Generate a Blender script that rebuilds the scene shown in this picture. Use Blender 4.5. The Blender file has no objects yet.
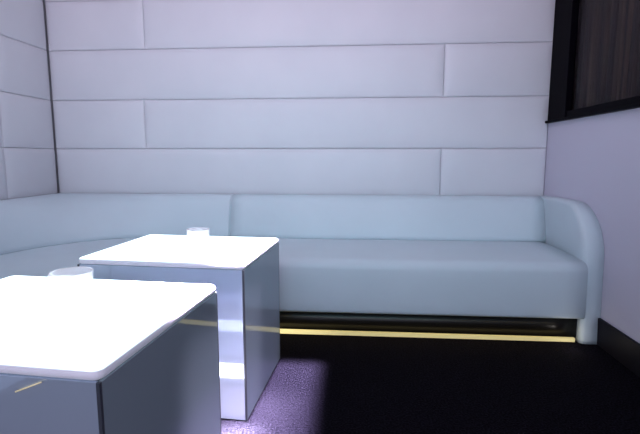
import bpy, bmesh, math, random
from mathutils import Vector, Matrix, noise
random.seed(4)
sc = bpy.context.scene
COL = sc.collection
PI = math.pi

# ------------------------------------------------------------------ materials
def mat(name):
    m = bpy.data.materials.new(name); m.use_nodes = True
    nt = m.node_tree; b = nt.nodes['Principled BSDF']
    return m, nt, b
def bump(nt, b, scale, strength, dist=0.002, detail=2, vec=None):
    n = nt.nodes.new('ShaderNodeTexNoise'); n.inputs['Scale'].default_value = scale
    n.inputs['Detail'].default_value = detail
    tc = nt.nodes.new('ShaderNodeTexCoord')
    if vec:
        mp = nt.nodes.new('ShaderNodeMapping'); mp.inputs['Scale'].default_value = vec
        nt.links.new(tc.outputs['Object'], mp.inputs['Vector']); nt.links.new(mp.outputs['Vector'], n.inputs['Vector'])
    else:
        nt.links.new(tc.outputs['Object'], n.inputs['Vector'])
    bp = nt.nodes.new('ShaderNodeBump'); bp.inputs['Strength'].default_value = strength
    bp.inputs['Distance'].default_value = dist
    nt.links.new(n.outputs['Fac'], bp.inputs['Height']); nt.links.new(bp.outputs['Normal'], b.inputs['Normal'])
    return n
def simple(name, col, rough, bscale=None, bstr=0.2, bdist=0.002, **kw):
    m, nt, b = mat(name)
    b.inputs['Base Color'].default_value = (*col, 1); b.inputs['Roughness'].default_value = rough
    for k, v in kw.items(): b.inputs[k.replace('_', ' ')].default_value = v
    if bscale: bump(nt, b, bscale, bstr, bdist)
    return m

def vinyl(name, c1, c2, rough):
    m, nt, b = mat(name)
    b.inputs['Roughness'].default_value = rough
    b.inputs['Specular IOR Level'].default_value = 0.35
    n = nt.nodes.new('ShaderNodeTexNoise'); n.inputs['Scale'].default_value = 2.2; n.inputs['Detail'].default_value = 3
    tc = nt.nodes.new('ShaderNodeTexCoord'); nt.links.new(tc.outputs['Object'], n.inputs['Vector'])
    r = nt.nodes.new('ShaderNodeValToRGB')
    r.color_ramp.elements[0].position = .3; r.color_ramp.elements[0].color = (*c1, 1)
    r.color_ramp.elements[1].position = .7; r.color_ramp.elements[1].color = (*c2, 1)
    nt.links.new(n.outputs['Fac'], r.inputs['Fac']); nt.links.new(r.outputs['Color'], b.inputs['Base Color'])
    # soft wrinkles + fine grain
    bump(nt, b, 9, .35, .004, 3)
    return m
M_wall = vinyl('padded_vinyl', (.665, .68, .715), (.71, .72, .75), .45)
M_sofa = vinyl('sofa_vinyl', (.62, .725, .765), (.66, .765, .805), .42)
M_paint = simple('painted_wall', (.63, .61, .71), .55, 60, .08)
M_core = simple('wall_core', (.50, .52, .55), .8, 30, .1)
M_black = simple('black_lacquer', (.0015, .001, .003), .5, 25, .05, Specular_IOR_Level=.03)
M_plinth = simple('black_plinth_gloss', (.008, .007, .007), .3, 25, .05, Specular_IOR_Level=.3)
M_base = simple('baseboard_black', (.009, .008, .013), .5, 25, .05, Specular_IOR_Level=.12)
M_ceil = simple('ceiling_paint', (.6, .58, .62), .8, 40, .1)
M_edge = simple('brushed_edge_metal', (.30, .33, .38), .3, 80, .05, Metallic=1.0)
M_joint = simple('dark_joint', (.05, .055, .07), .4, 80, .05)
M_glint = simple('led_glint', (.85, .72, .42), .6, 90, .1)
M_glint.node_tree.nodes['Principled BSDF'].inputs['Emission Color'].default_value = (.9, .78, .5, 1)
M_glint.node_tree.nodes['Principled BSDF'].inputs['Emission Strength'].default_value = .25  # emission imitates the LED strip's reflected light

# carpet
M_floor, nt, b = mat('dark_carpet')
b.inputs['Roughness'].default_value = .95; b.inputs['Specular IOR Level'].default_value = .03
n = bump(nt, b, 130, 1.0, .008, 4)
r = nt.nodes.new('ShaderNodeValToRGB')
r.color_ramp.elements[0].position = .40; r.color_ramp.elements[0].color = (.0016, .0013, .003, 1)
r.color_ramp.elements[1].position = .62; r.color_ramp.elements[1].color = (.0105, .009, .0145, 1)
nt.links.new(n.outputs['Fac'], r.inputs['Fac']); nt.links.new(r.outputs['Color'], b.inputs['Base Color'])

# smoky mirror: grey lacquer seen under a tinted reflective skin
def mirror(name, dcol, mcol, fac, rough=.03):
    m = bpy.data.materials.new(name); m.use_nodes = True; nt = m.node_tree
    b = nt.nodes['Principled BSDF']; out = nt.nodes['Material Output']
    b.inputs['Base Color'].default_value = (*dcol, 1); b.inputs['Roughness'].default_value = .6
    b.inputs['Specular IOR Level'].default_value = 0
    g = nt.nodes.new('ShaderNodeBsdfGlossy'); g.inputs['Color'].default_value = (*mcol, 1); g.inputs['Roughness'].default_value = rough
    n = nt.nodes.new('ShaderNodeTexNoise'); n.inputs['Scale'].default_value = 1.5
    tc = nt.nodes.new('ShaderNodeTexCoord'); nt.links.new(tc.outputs['Object'], n.inputs['Vector'])
    bp = nt.nodes.new('ShaderNodeBump'); bp.inputs['Strength'].default_value = .04; bp.inputs['Distance'].default_value = .01
    nt.links.new(n.outputs['Fac'], bp.inputs['Height']); nt.links.new(bp.outputs['Normal'], g.inputs['Normal'])
    mx = nt.nodes.new('ShaderNodeMixShader'); mx.inputs[0].default_value = fac
    nt.links.new(b.outputs[0], mx.inputs[1]); nt.links.new(g.outputs[0], mx.inputs[2]); nt.links.new(mx.outputs[0], out.inputs['Surface'])
    return m
M_mirror = mirror('smoky_mirror', (.38, .46, .50), (.75, .80, .85), .32)
M_mirror_near = mirror('mirror_dim_tone', (.50, .58, .70), (.72, .80, .92), .42)  # same front panel toned down, less light put into its colour
M_mirror_front = mirror('mirror_lit_tone', (.70, .77, .90), (.85, .90, 1.0), .45)  # paler copy, the neighbouring table's glow put into its colour

# glowing acrylic: brighter on the lit upper face than on the rim
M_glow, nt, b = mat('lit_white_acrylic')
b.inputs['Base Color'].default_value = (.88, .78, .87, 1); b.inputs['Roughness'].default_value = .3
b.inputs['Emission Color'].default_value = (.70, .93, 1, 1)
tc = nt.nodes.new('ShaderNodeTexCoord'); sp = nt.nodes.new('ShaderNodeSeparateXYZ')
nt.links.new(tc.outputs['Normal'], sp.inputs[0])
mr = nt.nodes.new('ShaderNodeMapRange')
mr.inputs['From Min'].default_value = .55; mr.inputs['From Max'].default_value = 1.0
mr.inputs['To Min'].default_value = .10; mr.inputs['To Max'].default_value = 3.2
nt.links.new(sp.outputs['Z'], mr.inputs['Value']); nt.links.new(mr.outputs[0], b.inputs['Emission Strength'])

M_glass, nt, b = mat('frosted_votive_glass')
b.inputs['Base Color'].default_value = (.93, .90, .95, 1); b.inputs['Roughness'].default_value = .25
b.inputs['Transmission Weight'].default_value = .6; b.inputs['IOR'].default_value = 1.3
b.inputs['Emission Color'].default_value = (1, .97, 1, 1); b.inputs['Emission Strength'].default_value = .06  # slight emission adds the table's glow from beneath to the glass

M_foot = simple('lit_foot_strip', (.9, .88, .95), .5, 60, .05, Emission_Color=(.93, .90, 1, 1), Emission_Strength=7.0)
M_led, nt, b = mat('warm_led')
b.inputs['Base Color'].default_value = (.9, .8, .4, 1)
b.inputs['Emission Color'].default_value = (1.0, .83, .36, 1)
n = nt.nodes.new('ShaderNodeTexNoise'); n.inputs['Scale'].default_value = 1.1
tc = nt.nodes.new('ShaderNodeTexCoord'); sp = nt.nodes.new('ShaderNodeSeparateXYZ')
nt.links.new(tc.outputs['Object'], sp.inputs[0])
mr = nt.nodes.new('ShaderNodeMapRange'); mr.inputs['From Min'].default_value = -.7; mr.inputs['From Max'].default_value = 1.2
mr.inputs['To Min'].default_value = 3.6; mr.inputs['To Max'].default_value = .25
nt.links.new(sp.outputs['X'], mr.inputs['Value']); nt.links.new(mr.outputs[0], b.inputs['Emission Strength'])

M_pane = simple('dark_glass_pane', (.9, .9, .95), .03, Transmission_Weight=1.0, IOR=1.04)
M_pane.node_tree.nodes['Principled BSDF'].inputs['Specular IOR Level'].default_value = .2
M_curt, nt, b = mat('dark_brown_curtain')
b.inputs['Roughness'].default_value = .6; b.inputs['Sheen Weight'].default_value = .05
n = nt.nodes.new('ShaderNodeTexNoise'); n.inputs['Scale'].default_value = 1
tc = nt.nodes.new('ShaderNodeTexCoord'); mp = nt.nodes.new('ShaderNodeMapping'); mp.inputs['Scale'].default_value = (1, 26, .8)
nt.links.new(tc.outputs['Object'], mp.inputs['Vector']); nt.links.new(mp.outputs[0], n.inputs['Vector'])
r = nt.nodes.new('ShaderNodeValToRGB')
r.color_ramp.elements[0].position = .38; r.color_ramp.elements[0].color = (.009, .007, .007, 1)
r.color_ramp.elements[1].position = .68; r.color_ramp.elements[1].color = (.062, .040, .027, 1)  # brown strands, warmed a little in place of a faint orange glow
nt.links.new(n.outputs['Fac'], r.inputs['Fac']); nt.links.new(r.outputs['Color'], b.inputs['Base Color'])

# ------------------------------------------------------------------ helpers
def link(name, bm, m, parent=None, smooth=False, loc=None):
    me = bpy.data.meshes.new(name)
    bmesh.ops.recalc_face_normals(bm, faces=bm.faces)
    bm.to_mesh(me); bm.free()
    if smooth:
        for p in me.polygons: p.use_smooth = True
    me.materials.append(m)
    o = bpy.data.objects.new(name, me); COL.objects.link(o)
    if parent: o.parent = parent
    if loc: o.location = loc
    return o
def tag(o, label, cat, group=None, kind=None):
    if label: o['label'] = label
    if cat: o['category'] = cat
    if group: o['group'] = group
    if kind: o['kind'] = kind
    return o
def empty(name, loc=(0, 0, 0), rz=0):
    o = bpy.data.objects.new(name, None); o.empty_display_size = .1
    COL.objects.link(o); o.location = loc; o.rotation_euler = (0, 0, rz); return o
def add_box(bm, x0, x1, y0, y1, z0, z1, bev=0):
    r = bmesh.ops.create_cube(bm, size=1)
    for v in r['verts']:
        v.co = Vector(((x0+x1)/2 + v.co.x*(x1-x0), (y0+y1)/2 + v.co.y*(y1-y0), (z0+z1)/2 + v.co.z*(z1-z0)))
    if bev:
        es = list({e for v in r['verts'] for e in v.link_edges})
        bmesh.ops.bevel(bm, geom=es, offset=bev, segments=2, affect='EDGES', profile=.5)
def box(name, m, x0, x1, y0, y1, z0, z1, bev=0, parent=None):
    bm = bmesh.new(); add_box(bm, x0, x1, y0, y1, z0, z1, bev)
    return link(name, bm, m, parent)

# ------------------------------------------------------------------ dimensions (metres)
XL, XR, YB, ZC = -2.228, 1.328, 3.25, 2.62
YF = -1.6                                   # how far the room reaches behind the photographer's side
PAD = .045                                  # thickness of the padding

# ------------------------------------------------------------------ room shell
def struct(o, label=None, cat=None):
    o['kind'] = 'structure'
    if label: o['label'] = label
    if cat: o['category'] = cat
    return o
struct(box('floor', M_floor, XL-.2, XR+.35, YF, YB+.2, -.1, 0), 'near-black short pile carpet floor', 'floor')
struct(box('wall_back', M_core, XL-.2, XR+.35, YB+PAD, YB+.2, 0, ZC), 'back wall carrying the padded panels', 'wall')
struct(box('wall_left', M_core, XL-.2, XL-PAD, YF, YB+PAD, 0, ZC), 'left wall carrying the padded panels', 'wall')
struct(box('ceiling', M_ceil, XL-.2, XR+.35, YF, YB+.2, ZC, ZC+.1), 'pale ceiling above the lounge corner', 'ceiling')
# right wall with the window opening
WY0, WY1, WZ0, WZ1 = .9, 3.2, 1.25, 2.35
bm = bmesh.new()
add_box(bm, XR, XR+.2, YF, YB+PAD, 0, WZ0)
add_box(bm, XR, XR+.2, YF, YB+PAD, WZ1, ZC)
add_box(bm, XR, XR+.2, YF, WY0, WZ0, WZ1)
add_box(bm, XR, XR+.2, WY1, YB+PAD, WZ0, WZ1)
struct(link('wall_right', bm, M_paint), 'smooth lilac painted right wall around the dark window', 'wall')
bm = bmesh.new(); add_box(bm, XR-.016, XR, YF, 2.425, 0, .145, .003)
struct(link('baseboard_right', bm, M_base), 'black baseboard along the foot of the right wall', 'baseboard')

# window: black frame, pane, curtain behind
win = empty('window_1', (XR, 2.0, WZ0)); struct(win, 'dark window with a broad black frame in the right wall', 'window')
def kid(name, m, x0, x1, y0, y1, z0, z1, bev=.003, parent=win):
    L = parent.location
    return box(name, m, x0-L.x, x1-L.x, y0-L.y, y1-L.y, z0-L.z, z1-L.z, bev, parent)
fr = kid('window_frame', M_black, XR-.012, XR+.03, 2.99, YB-.005, WZ0-.005, WZ1+.03)   # broad far jamb
bmf = bmesh.new(); bmf.from_mesh(fr.data)
L = win.location
for a in ((XR-.004, XR+.03, WY0-.03, 3.02, WZ1-.04, WZ1+.03), (XR-.004, XR+.03, WY0-.03, WY0+.06, WZ0-.005, WZ1+.03), (XR-.004, XR+.03, WY0-.03, 3.02, WZ0-.012, WZ0+.035)):
    add_box(bmf, a[0]-L.x, a[1]-L.x, a[2]-L.y, a[3]-L.y, a[4]-L.z, a[5]-L.z, .003)
bmf.to_mesh(fr.data); bmf.free()
kid('window_sill', M_black, XR-.030, XR+.02, WY0-.05, YB-.004, WZ0-.022, WZ0-.006, .003)
kid('window_pane', M_pane, XR+.020, XR+.024, WY0+.02, 3.0, WZ0+.01, WZ1-.01, 0)
struct(box('wall_outer', M_black, XR+.34, XR+.36, WY0-.3, YB+.2, WZ0-.3, ZC), 'dark surface closing the space behind the window', 'wall')
# pleated curtain
bm = bmesh.new(); N = 900; prev = None
for i in range(N+1):
    t = i/N; y = WY0-.1 + t*(YB-.02-(WY0-.1))
    ph = t*PI*2*95 + 1.5*math.sin(t*40)
    x = XR+.065 + .012*math.sin(ph) + .006*math.sin(ph*.37)
    cur = [bm.verts.new((x + .004*math.sin(t*90+k), y, WZ0-.1 + k*(WZ1-WZ0+.2)/4)) for k in range(5)]
    if prev:
        for k in range(4): bm.faces.new((prev[k], cur[k], cur[k+1], prev[k+1]))
    prev = cur
tag(link('string_curtain', bm, M_curt, smooth=True), 'dark brown finely pleated curtain hanging behind the window pane', 'curtain')

# ------------------------------------------------------------------ padded wall panels
ROWZ = [.715, 1.06, 1.412, 1.765, 2.105, 2.45]      # seam heights .715 ... 2.44
def panel(u0, u1, z0, z1, seed):
    """padded panel in (u,z), face towards -y, puffed in the middle, rounded at its edges"""
    bm = bmesh.new()
    w, h = u1-u0, z1-z0; g = .0004
    def ticks(L):
        e = [0, .0015, .004, .008, .013, .022, .034, .05, .075]
        n = max(2, int((L-.15)/.06)); mid = [.075 + (L-.15)*i/n for i in range(1, n)]
        return e + mid + [L-a for a in reversed(e)]
    us, zs = ticks(w), ticks(h)
    rows = []
    for j, z in enumerate(zs):
        row = []
        for i, u in enumerate(us):
            du, dz = min(u, w-u), min(z, h-z)
            R = .007
            def rd(d): return 0 if d >= R else R - math.sqrt(max(0, R*R-(R-d)**2))
            e = math.sqrt(rd(du)**2 + rd(dz)**2)
            puff = .021*(1-math.exp(-du/.035))*(1-math.exp(-z/.05))*(1-math.exp(-(h-z)/.02))
            nz = noise.noise(Vector((u*2.3+seed, z*5, seed)))*.004*min(1, dz/.05) + noise.noise(Vector((u*7, z*9+seed, 3)))*.0012
            # seam lines wander a little, as stitched padding does
            sag = .004*math.sin((u0+u)*1.7 + round(z0*10+ (0 if z < h/2 else 3.45))) 
            y = min(R, e) - puff + nz*min(1, du/.05)
            row.append(bm.verts.new((u0+g+u*(w-2*g)/w, y, z0+g+z*(h-2*g)/h)))
        rows.append(row)
    for j in range(len(zs)-1):
        for i in range(len(us)-1):
            bm.faces.new((rows[j][i], rows[j][i+1], rows[j+1][i+1], rows[j+1][i]))
    # sides going back
    bd = [rows[0][i] for i in range(len(us))] + [rows[j][-1] for j in range(1, len(zs))] + \
         [rows[-1][i] for i in range(len(us)-2, -1, -1)] + [rows[j][0] for j in range(len(zs)-2, 0, -1)]
    back = [bm.verts.new((v.co.x, PAD-.001, v.co.z)) for v in bd]
    for i in range(len(bd)):
        k = (i+1) % len(bd); bm.faces.new((bd[i], bd[k], back[k], back[i]))
    bm.faces.new(back)
    return bm
def clean_edge(bm): return bm
GB = 'white padded panels on the back wall'; GL = 'white padded panels on the left wall'
SP1, SP2 = -1.50, .612
back_rows = [
 (0, SP2, 'long white padded panel of the back wall, lowest row, just above the sofa backrest', 'short white padded panel at right end of the lowest back-wall row, above the sofa'),
 (1, -1.528, 'short padded back-wall panel at the left corner, second row above the sofa', 'long padded back-wall panel reaching below the window corner, second row above the sofa'),
 (2, SP2, 'long padded back-wall panel starting at the left corner, third row above the sofa', 'short padded back-wall panel beside the black window frame, third row above the sofa'),
 (3, SP1, 'short padded back-wall panel at the left corner, fourth row above the sofa', 'long padded back-wall panel next to upper window frame, fourth row above the sofa'),
 (4, SP2, 'long padded back-wall panel cut off by the photo top edge, at left', 'short padded back-wall panel cut off by the photo top, near the window'),
]
k = 0
for r_, s, la, lb in back_rows:
    z0, z1 = ROWZ[r_], (ROWZ[r_+1] if r_ < 4 else ZC-.005)
    if r_ == 0: z0 = .705                     # runs down behind the backrest
    for (a, b2, lab) in ((XL+.002, s, la), (s, XR-.002, lb)):
        k += 1
        o = link('padded_panel', panel(a, b2, z0, z1, k*1.7), M_wall, smooth=True, loc=(0, YB, 0))
        tag(o, lab, 'padded panel', GB)
names = ['lowest', 'second', 'third', 'fourth', 'topmost']
for r_ in range(5):
    z0, z1 = ROWZ[r_], (ROWZ[r_+1] if r_ < 4 else ZC-.005)
    if r_ == 0: z0 = .705
    for (a, b2, lab) in ((2.74, YB-.013, 'white padded left-wall panel against the room corner, %s row above the sofa' % names[r_]),
                        (-.9, 2.74, 'white padded left-wall panel at the very left photo edge, %s row above the sofa' % names[r_])):
        k += 1
        bm = panel(a, b2, z0, z1, k*1.7)
        for v in bm.verts:                   # turn to face +x at the left wall
            u, y, z = v.co; v.co = Vector((-y, u, z))
        o = link('padded_panel', bm, M_wall, smooth=True, loc=(XL, 0, 0))
        tag(o, lab, 'padded panel', GL)

# ------------------------------------------------------------------ corner sofa
CX, CY = -1.235, 2.25                          # centre of the corner curve; distance d from it: front .15, wall 1.0
sofa = empty('corner_sofa', (CX, CY, 0))
tag(sofa, 'long pale blue-white vinyl banquette curving round the left corner, ending in a rounded arm', 'sofa')
def path(n_arc=40, xr=1.2, y_end=-1.0, xs=None):
    """frames (origin, outward dir, kind) along the sofa from right to left"""
    P = []
    steps = max(2, int((xr-CX)/.12))
    for i in range(steps): P.append((Vector((xr + (CX-xr)*i/steps, CY, 0)), Vector((0, 1, 0)), 0))
    for i in range(n_arc+1):
        a = PI/2 + PI/2*i/n_arc
        P.append((Vector((CX, CY, 0)), Vector((math.cos(a), math.sin(a), 0)), a))
    for i in range(1, 13): P.append((Vector((CX, CY + (y_end-CY)*i/12, 0)), Vector((-1, 0, 0)), 0))
    return P
def sweep(name, prof, m, P, parent, ext=None, closed=True):
    bm = bmesh.new(); rings = []
    for (o, d, a) in P:
        kf = 0
        if a: kf = min(1/abs(math.cos(a)) if abs(math.cos(a)) > 1e-6 else 9, 1/abs(math.sin(a)) if abs(math.sin(a)) > 1e-6 else 9) - 1
        ring = []
        for i, (r, z) in enumerate(prof):
            rr = r + (kf*ext[i] if ext else 0)
            p = o + d*rr; ring.append(bm.verts.new((p.x-CX, p.y-CY, z)))
        rings.append(ring)
    n = len(prof)
    for a, b2 in zip(rings, rings[1:]):
        for i in range(n):
            j = (i+1) % n; bm.faces.new((a[i], a[j], b2[j], b2[i]))
    bm.faces.new(rings[0]); bm.faces.new(rings[-1])
    return link(name, bm, m, parent, smooth=True)
def arc(cx, cz, r, a0, a1, n=6):
    return [(cx + r*math.cos(math.radians(a0+(a1-a0)*i/n)), cz + r*math.sin(math.radians(a0+(a1-a0)*i/n))) for i in range(n+1)]
def dens(p, q, n): return [(p[0]+(q[0]-p[0])*i/n, p[1]+(q[1]-p[1])*i/n) for i in range(1, n)]
# seat: rounded front edge, slightly crowned top
seat_prof = arc(.155, .165, .02, 270, 180, 4) + dens((.135, .165), (.14, .40), 5) + arc(.195, .392, .055, 180, 90, 7) + \
    [(.30, .453), (.45, .456), (.62, .455), (.74, .448), (.80, .440), (.90, .430)] + [(.90, .145)]
seatP = path(xr=1.226)
sweep('seat', seat_prof, M_sofa, seatP, sofa)
# backrest: reclined front, rolled top; in the corner it fans out to the walls
bp_ = [(.812, .432), (.802, .446), (.804, .47), (.815, .52), (.832, .58), (.850, .64), (.866, .68), (.880, .705), (.900, .722), (.925, .731), (.955, .733), (.978, .730), (.978, .44)]
be_ = [.0, .0, .0, .03, .10, .20, .32, .45, .60, .75, .88, 1, 1]
XJ = -.865                                    # seam between straight and corner backs
A = [p for p in path(xr=1.280)]
straight = [(Vector((1.280+(XJ+.0015-1.280)*i/22, CY, 0)), Vector((0, 1, 0)), 0) for i in range(23)]
def rounded_end(P, at_start, at_end):
    return P
bs = sweep('backrest', bp_, M_sofa, straight, sofa, be_)
corner = [(Vector((XJ-.0015, CY, 0)), Vector((0, 1, 0)), 0), (Vector((XJ-.01, CY, 0)), Vector((0, 1, 0)), 0), (Vector((XJ-.2, CY, 0)), Vector((0, 1, 0)), 0)] + [p for p in path() if p[2] or p[1].x == -1]
bc = sweep('backrest', bp_, M_sofa, corner, sofa, be_)
for o in (bs, bc):                            # soften the ends at the seam
    bm = bmesh.new(); bm.from_mesh(o.data)
    cap = [f for f in bm.faces if len(f.verts) == len(bp_)]
    es = list({e for f in cap for e in f.edges})
    bmesh.ops.bevel(bm, geom=es, offset=.006, segments=3, affect='EDGES')
    bm.to_mesh(o.data); bm.free()
    for p in o.data.polygons: p.use_smooth = True
# plinth, set back under the seat
sweep('plinth', [(.205, 0), (.205, .146), (.80, .146), (.80, 0)], M_plinth, path(xr=1.222), sofa)

# armrest: padded side panel along the right wall, outline curving down to a foot
outline = [(3.225, .0), (3.225, .733), (3.10, .738), (2.95, .742), (2.745, .744)]
for i in range(1, 13):
    t = i/12*PI/2; outline.append((2.745 - .305*math.sin(t), .744 - .29*(1-math.cos(t))))
outline += [(2.436, .36), (2.432, .26), (2.428, .17), (2.420, .10), (2.414, .03), (2.414, .0)]
def arm_in(y, z):                              # inner face leans inwards towards the front
    t = max(0, min(1, (3.06-y)/.64)); s = t*t*(3-2*t)
    base = 1.280 - .054*s
    if z < .14: base += .012*(1-z/.14)*s*0
    return base
bm = bmesh.new()
cy0, cz0 = 2.95, .36
rings = []
lev = [(0, 1.0), (0, .93), (.35, .955), (.72, .985), (1, 1.0)]
def inset(y, z, a):                            # move a point of the outline inwards by a
    i = outline.index((y, z)); p0 = outline[i-1] if i else outline[i]; p1 = outline[(i+1) % len(outline)]
    dy, dz = p1[0]-p0[0], p1[1]-p0[1]; l = math.hypot(dy, dz) or 1
    return y - dz/l*a*-1*-1, z + dy/l*a*-1*-1
rr = .026
prof = [(math.sin(t)*rr, (1-math.cos(t))*rr) for t in [PI/2*i/5 for i in range(6)]]   # (depth from face, )
rings = []
for q in range(6):                             # inner face edge -> side
    t = PI/2*q/5; off = rr*(1-math.sin(t)); dx = rr*(1-math.cos(t))
    ring = []
    for i, (y, z) in enumerate(outline):
        free = y < 3.2 and z > .001
        yy, zz = y, z
        if free:
            p0, p1 = outline[i-1], outline[min(i+1, len(outline)-1)]
            dy, dz = p1[0]-p0[0], p1[1]-p0[1]; l = math.hypot(dy, dz)
            yy, zz = y - dz/l*off, z + dy/l*off  # inward normal of the outline
        elif z <= .001 and y < 3: yy = y + off
        ring.append(bm.verts.new((arm_in(y, z)+dx-CX, yy-CY, max(zz, 0))))
    rings.append(ring)
inner = []
for f_ in (.93, .85, .72, .58, .42, .26, .12):     # inner face as shrinking rings, smoothly modelled
    ring = []
    for v in rings[0]:
        y = cy0 + (v.co.y+CY-cy0)*f_; z = cz0 + (v.co.z-cz0)*f_
        ring.append(bm.verts.new((arm_in(y, z)-CX-.006*(1-f_)*0, y-CY, z)))
    inner.append(ring)
rings = inner[::-1] + rings
ring = [bm.verts.new((XR-.001-CX, y-CY, z)) for (y, z) in outline]; rings.append(ring)
for a, b2 in zip(rings, rings[1:]):
    for i in range(len(outline)):
        j = (i+1) % len(outline); bm.faces.new((a[i], a[j], b2[j], b2[i]))
bm.faces.new(rings[0]); bm.faces.new(rings[-1])
arm = link('armrest', bm, M_sofa, sofa, smooth=True)

# warm LED strip along the foot of the plinth
o = sweep('led_strip', [(.178, .004), (.178, .025), (.196, .025), (.196, .004)], M_led, path(xr=1.205, n_arc=12, y_end=1.0), None)
o.location = (CX, CY, 0)
for p in o.data.polygons: p.use_smooth = False
tag(o, 'glowing warm yellow light strip running along the floor beneath the sofa', 'light strip')

# ------------------------------------------------------------------ light tables
def rrect(w, d, r, n=6):
    pts = []
    for cx, cy, a0 in ((w/2-r, d/2-r, 0), (-w/2+r, d/2-r, 90), (-w/2+r, -d/2+r, 180), (w/2-r, -d/2+r, 270)):
        for i in range(n+1):
            a = math.radians(a0+90*i/n); pts.append((cx+r*math.cos(a), cy+r*math.sin(a)))
    return pts
TH = .615
def make_table(w, d, label, foot=False):
    t = empty('light_table'); tag(t, label, 'table')
    # top slab with softly rounded rim
    bm = bmesh.new(); rings = []
    r = .011; z0, z1 = TH-.024, TH
    sect = [(-r, z0)] + [(-r+r*math.sin(a), z0+r-r*math.cos(a)) for a in (PI/8, PI/4, 3*PI/8, PI/2)] + \
           [(-r+r*math.cos(a), z1-r+r*math.sin(a)) for a in (0, PI/8, PI/4, 3*PI/8, PI/2)] + [(-.03, z1), (-.05, z1)]
    for off, z in sect:
        rings.append([bm.verts.new((x, y, z)) for x, y in rrect(w+2*off, d+2*off, max(.004, .022+off), 8)])
    n = len(rings[0])
    for a, b2 in zip(rings, rings[1:]):
        for i in range(n): bm.faces.new((a[i], a[(i+1) % n], b2[(i+1) % n], b2[i]))
    bm.faces.new(rings[0]); bm.faces.new(rings[-1])
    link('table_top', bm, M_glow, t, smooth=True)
    i_ = .003; W, D = w/2-i_, d/2-i_; th = .008; zt = z0-.001
    # four mirror panels, mitred by thin dark corner joints
    def pnl(x0, x1, y0, y1, m, lab):
        o = box('side_panel', m, x0, x1, y0, y1, .004, zt, .0008, t); o['label'] = lab
    pnl(-W+th, W-th, -D, -D+th, M_mirror_near if foot else M_mirror_front, 'reflective front panel, fall of light put into its tone')
    pnl(-W+th, W-th, D-th, D, M_mirror_front, 'pale reflective rear panel')
    pnl(W-th, W, -D+th*.6, D-th*.6, M_mirror, 'smoky grey mirrored right panel')
    pnl(-W, -W+th, -D+th*.6, D-th*.6, M_mirror, 'smoky grey mirrored left panel')
    for sx in (-1, 1):
        for sy in (-1, 1):
            bm = bmesh.new(); add_box(bm, sx*(W-.0035)-.0035, sx*(W-.0035)+.0035, sy*(D-.0025)-.0035, sy*(D-.0025)+.0035, 0.001, zt)
            link('corner_joint', bm, M_joint, t)

    if foot:                                   # lit strip along the foot of the rear panel
        o = box('foot_light', M_foot, -W+.02, W-.02, D+.0005, D+.008, .035, .095, .001, t); o['label'] = 'bright white strip low on the rear panel'
    return t
def place(t, fr, ang, w, d):
    """put the table so that its front right corner stands at fr, turned clockwise by ang degrees"""
    a = -math.radians(ang); R = Matrix.Rotation(a, 2)
    c = R @ Vector((-w/2, d/2)); t.location = (fr[0]+c.x, fr[1]+c.y, 0); t.rotation_euler = (0, 0, a)
FW, FD = .67, .55
far = make_table(FW, FD, 'farther cube table with glowing white top, standing between sofa and nearest table')
place(far, (-.393, 1.57), 4, FW, FD)
NW, ND = .71, .575
near = make_table(NW, ND, 'nearest cube table with glowing white top, cut off at the lower left corner', True)
place(near, (-.457, .740), 4.5, NW, ND)

# small round glasses standing on the tables
def glass(label, loc, r=.057, h=.066):
    bm = bmesh.new(); N = 40
    sect = [(0, .0), (r*.90, .0), (r*.95, .003), (r*.97, .02), (r*.97, h*.7), (r, h-.002), (r*.985, h), (r*.95, h), (r*.93, h-.003), (r*.90, h*.6), (r*.85, .016), (r*.6, .011), (0, .010)]
    rings = []
    for (a, z) in sect:
        if a == 0: rings.append([bm.verts.new((0, 0, z))])
        else: rings.append([bm.verts.new((a*math.cos(2*PI*i/N), a*math.sin(2*PI*i/N), z)) for i in range(N)])
    for p, q in zip(rings, rings[1:]):
        for i in range(N):
            j = (i+1) % N
            if len(p) == 1: bm.faces.new((p[0], q[i], q[j]))
            elif len(q) == 1: bm.faces.new((p[i], p[j], q[0]))
            else: bm.faces.new((p[i], p[j], q[j], q[i]))
    o = link('glass_candle_holder', bm, M_glass, smooth=True, loc=loc)
    return tag(o, label, 'candle holder', 'round glass candle holders on the tables')
glass('low round white glass holder near the back of the nearest glowing table', (-.855, 1.275, TH+.0005), .061, .040)
glass('low round white glass holder at the back edge of the farther glowing table', (-.735, 2.06, TH+.0005), .053, .046)

# pale rod standing in for the LED strip's reflection, just under the table top
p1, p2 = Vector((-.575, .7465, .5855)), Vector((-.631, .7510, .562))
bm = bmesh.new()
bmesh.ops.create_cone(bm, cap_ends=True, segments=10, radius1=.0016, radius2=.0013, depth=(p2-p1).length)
o = link('led_glint_rod', bm, M_glint, smooth=True)
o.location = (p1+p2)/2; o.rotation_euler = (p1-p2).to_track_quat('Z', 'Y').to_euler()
tag(o, 'thin pale yellow stick poking out beneath the nearest table top', 'reflection')

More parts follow.
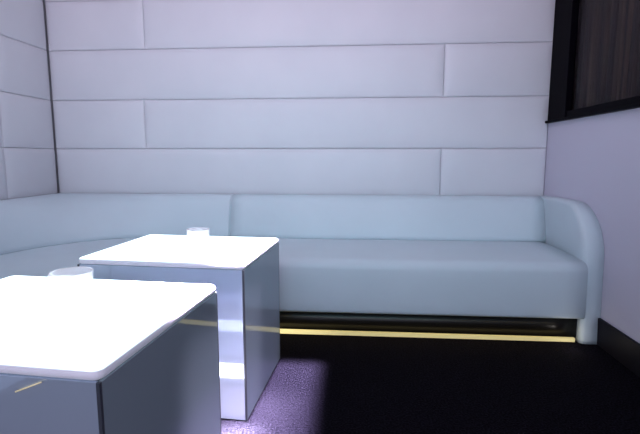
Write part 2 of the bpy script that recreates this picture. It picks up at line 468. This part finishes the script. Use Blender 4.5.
# ------------------------------------------------------------------ lights
def area(name, loc, rot, sx, sy, e, col, spread=180):
    l = bpy.data.lights.new(name, 'AREA'); l.shape = 'RECTANGLE'; l.size = sx; l.size_y = sy
    l.energy = e; l.color = col; l.spread = math.radians(spread)
    o = bpy.data.objects.new(name, l); COL.objects.link(o); o.location = loc; o.rotation_euler = rot; return o
area('ceiling_wash_light', (-.4, 1.9, 2.58), (0, 0, 0), 3.2, 1.0, 6, (.80, .90, 1.0))
area('high_fill_light', (-.4, .4, 2.35), (math.radians(88), 0, 0), 3.0, .4, 12, (1.0, .70, .93), 110)
area('low_fill_light', (-.4, -1.2, 1.0), (math.radians(88), 0, 0), 3.0, 1.2, 22, (.84, .78, 1.0))
area('cyan_wash_light', (-.3, -.9, 1.5), (math.radians(83), 0, 0), 3.0, .3, 3.4, (.36, .88, 1.0), 50)
area('floor_beam', (-.325, 1.57, 2.55), (0, 0, 0), .33, 1.02, 30, (.78, .68, 1.0), 3.2)
area('floor_beam_bright', (-.36, 1.42, 2.55), (0, 0, 0), .18, .70, 15.0, (.86, .76, 1.0), 6)
area('gap_beam', (-.52, 1.44, 2.55), (0, 0, 0), .36, .20, 26.0, (.95, .90, 1.0), 3)
area('under_seat_glow', (.15, 2.385, .125), (math.radians(-12), 0, 0), 2.0, .02, .55, (1.0, .80, .30))
p = bpy.data.lights.new('foot_glow', 'POINT'); p.energy = .13; p.color = (1, .93, .85); p.shadow_soft_size = .015
o = bpy.data.objects.new('foot_glow', p); COL.objects.link(o); o.location = (1.15, 2.34, .06)

w = bpy.data.worlds.new('world'); sc.world = w; w.use_nodes = True
bg = w.node_tree.nodes['Background']; bg.inputs[0].default_value = (.45, .55, .80, 1); bg.inputs[1].default_value = .35

# ------------------------------------------------------------------ camera
cam = bpy.data.cameras.new('camera'); cam.sensor_width = 36; cam.lens = 450/640*36; cam.clip_start = .02
co = bpy.data.objects.new('camera', cam); COL.objects.link(co)
co.location = (0, 0, 1.0)
co.rotation_euler = (math.radians(90-7.595), 0, math.radians(4.283))
sc.camera = co
sc.view_settings.view_transform = 'Standard'
sc.view_settings.look = 'None'
sc.view_settings.exposure = 0
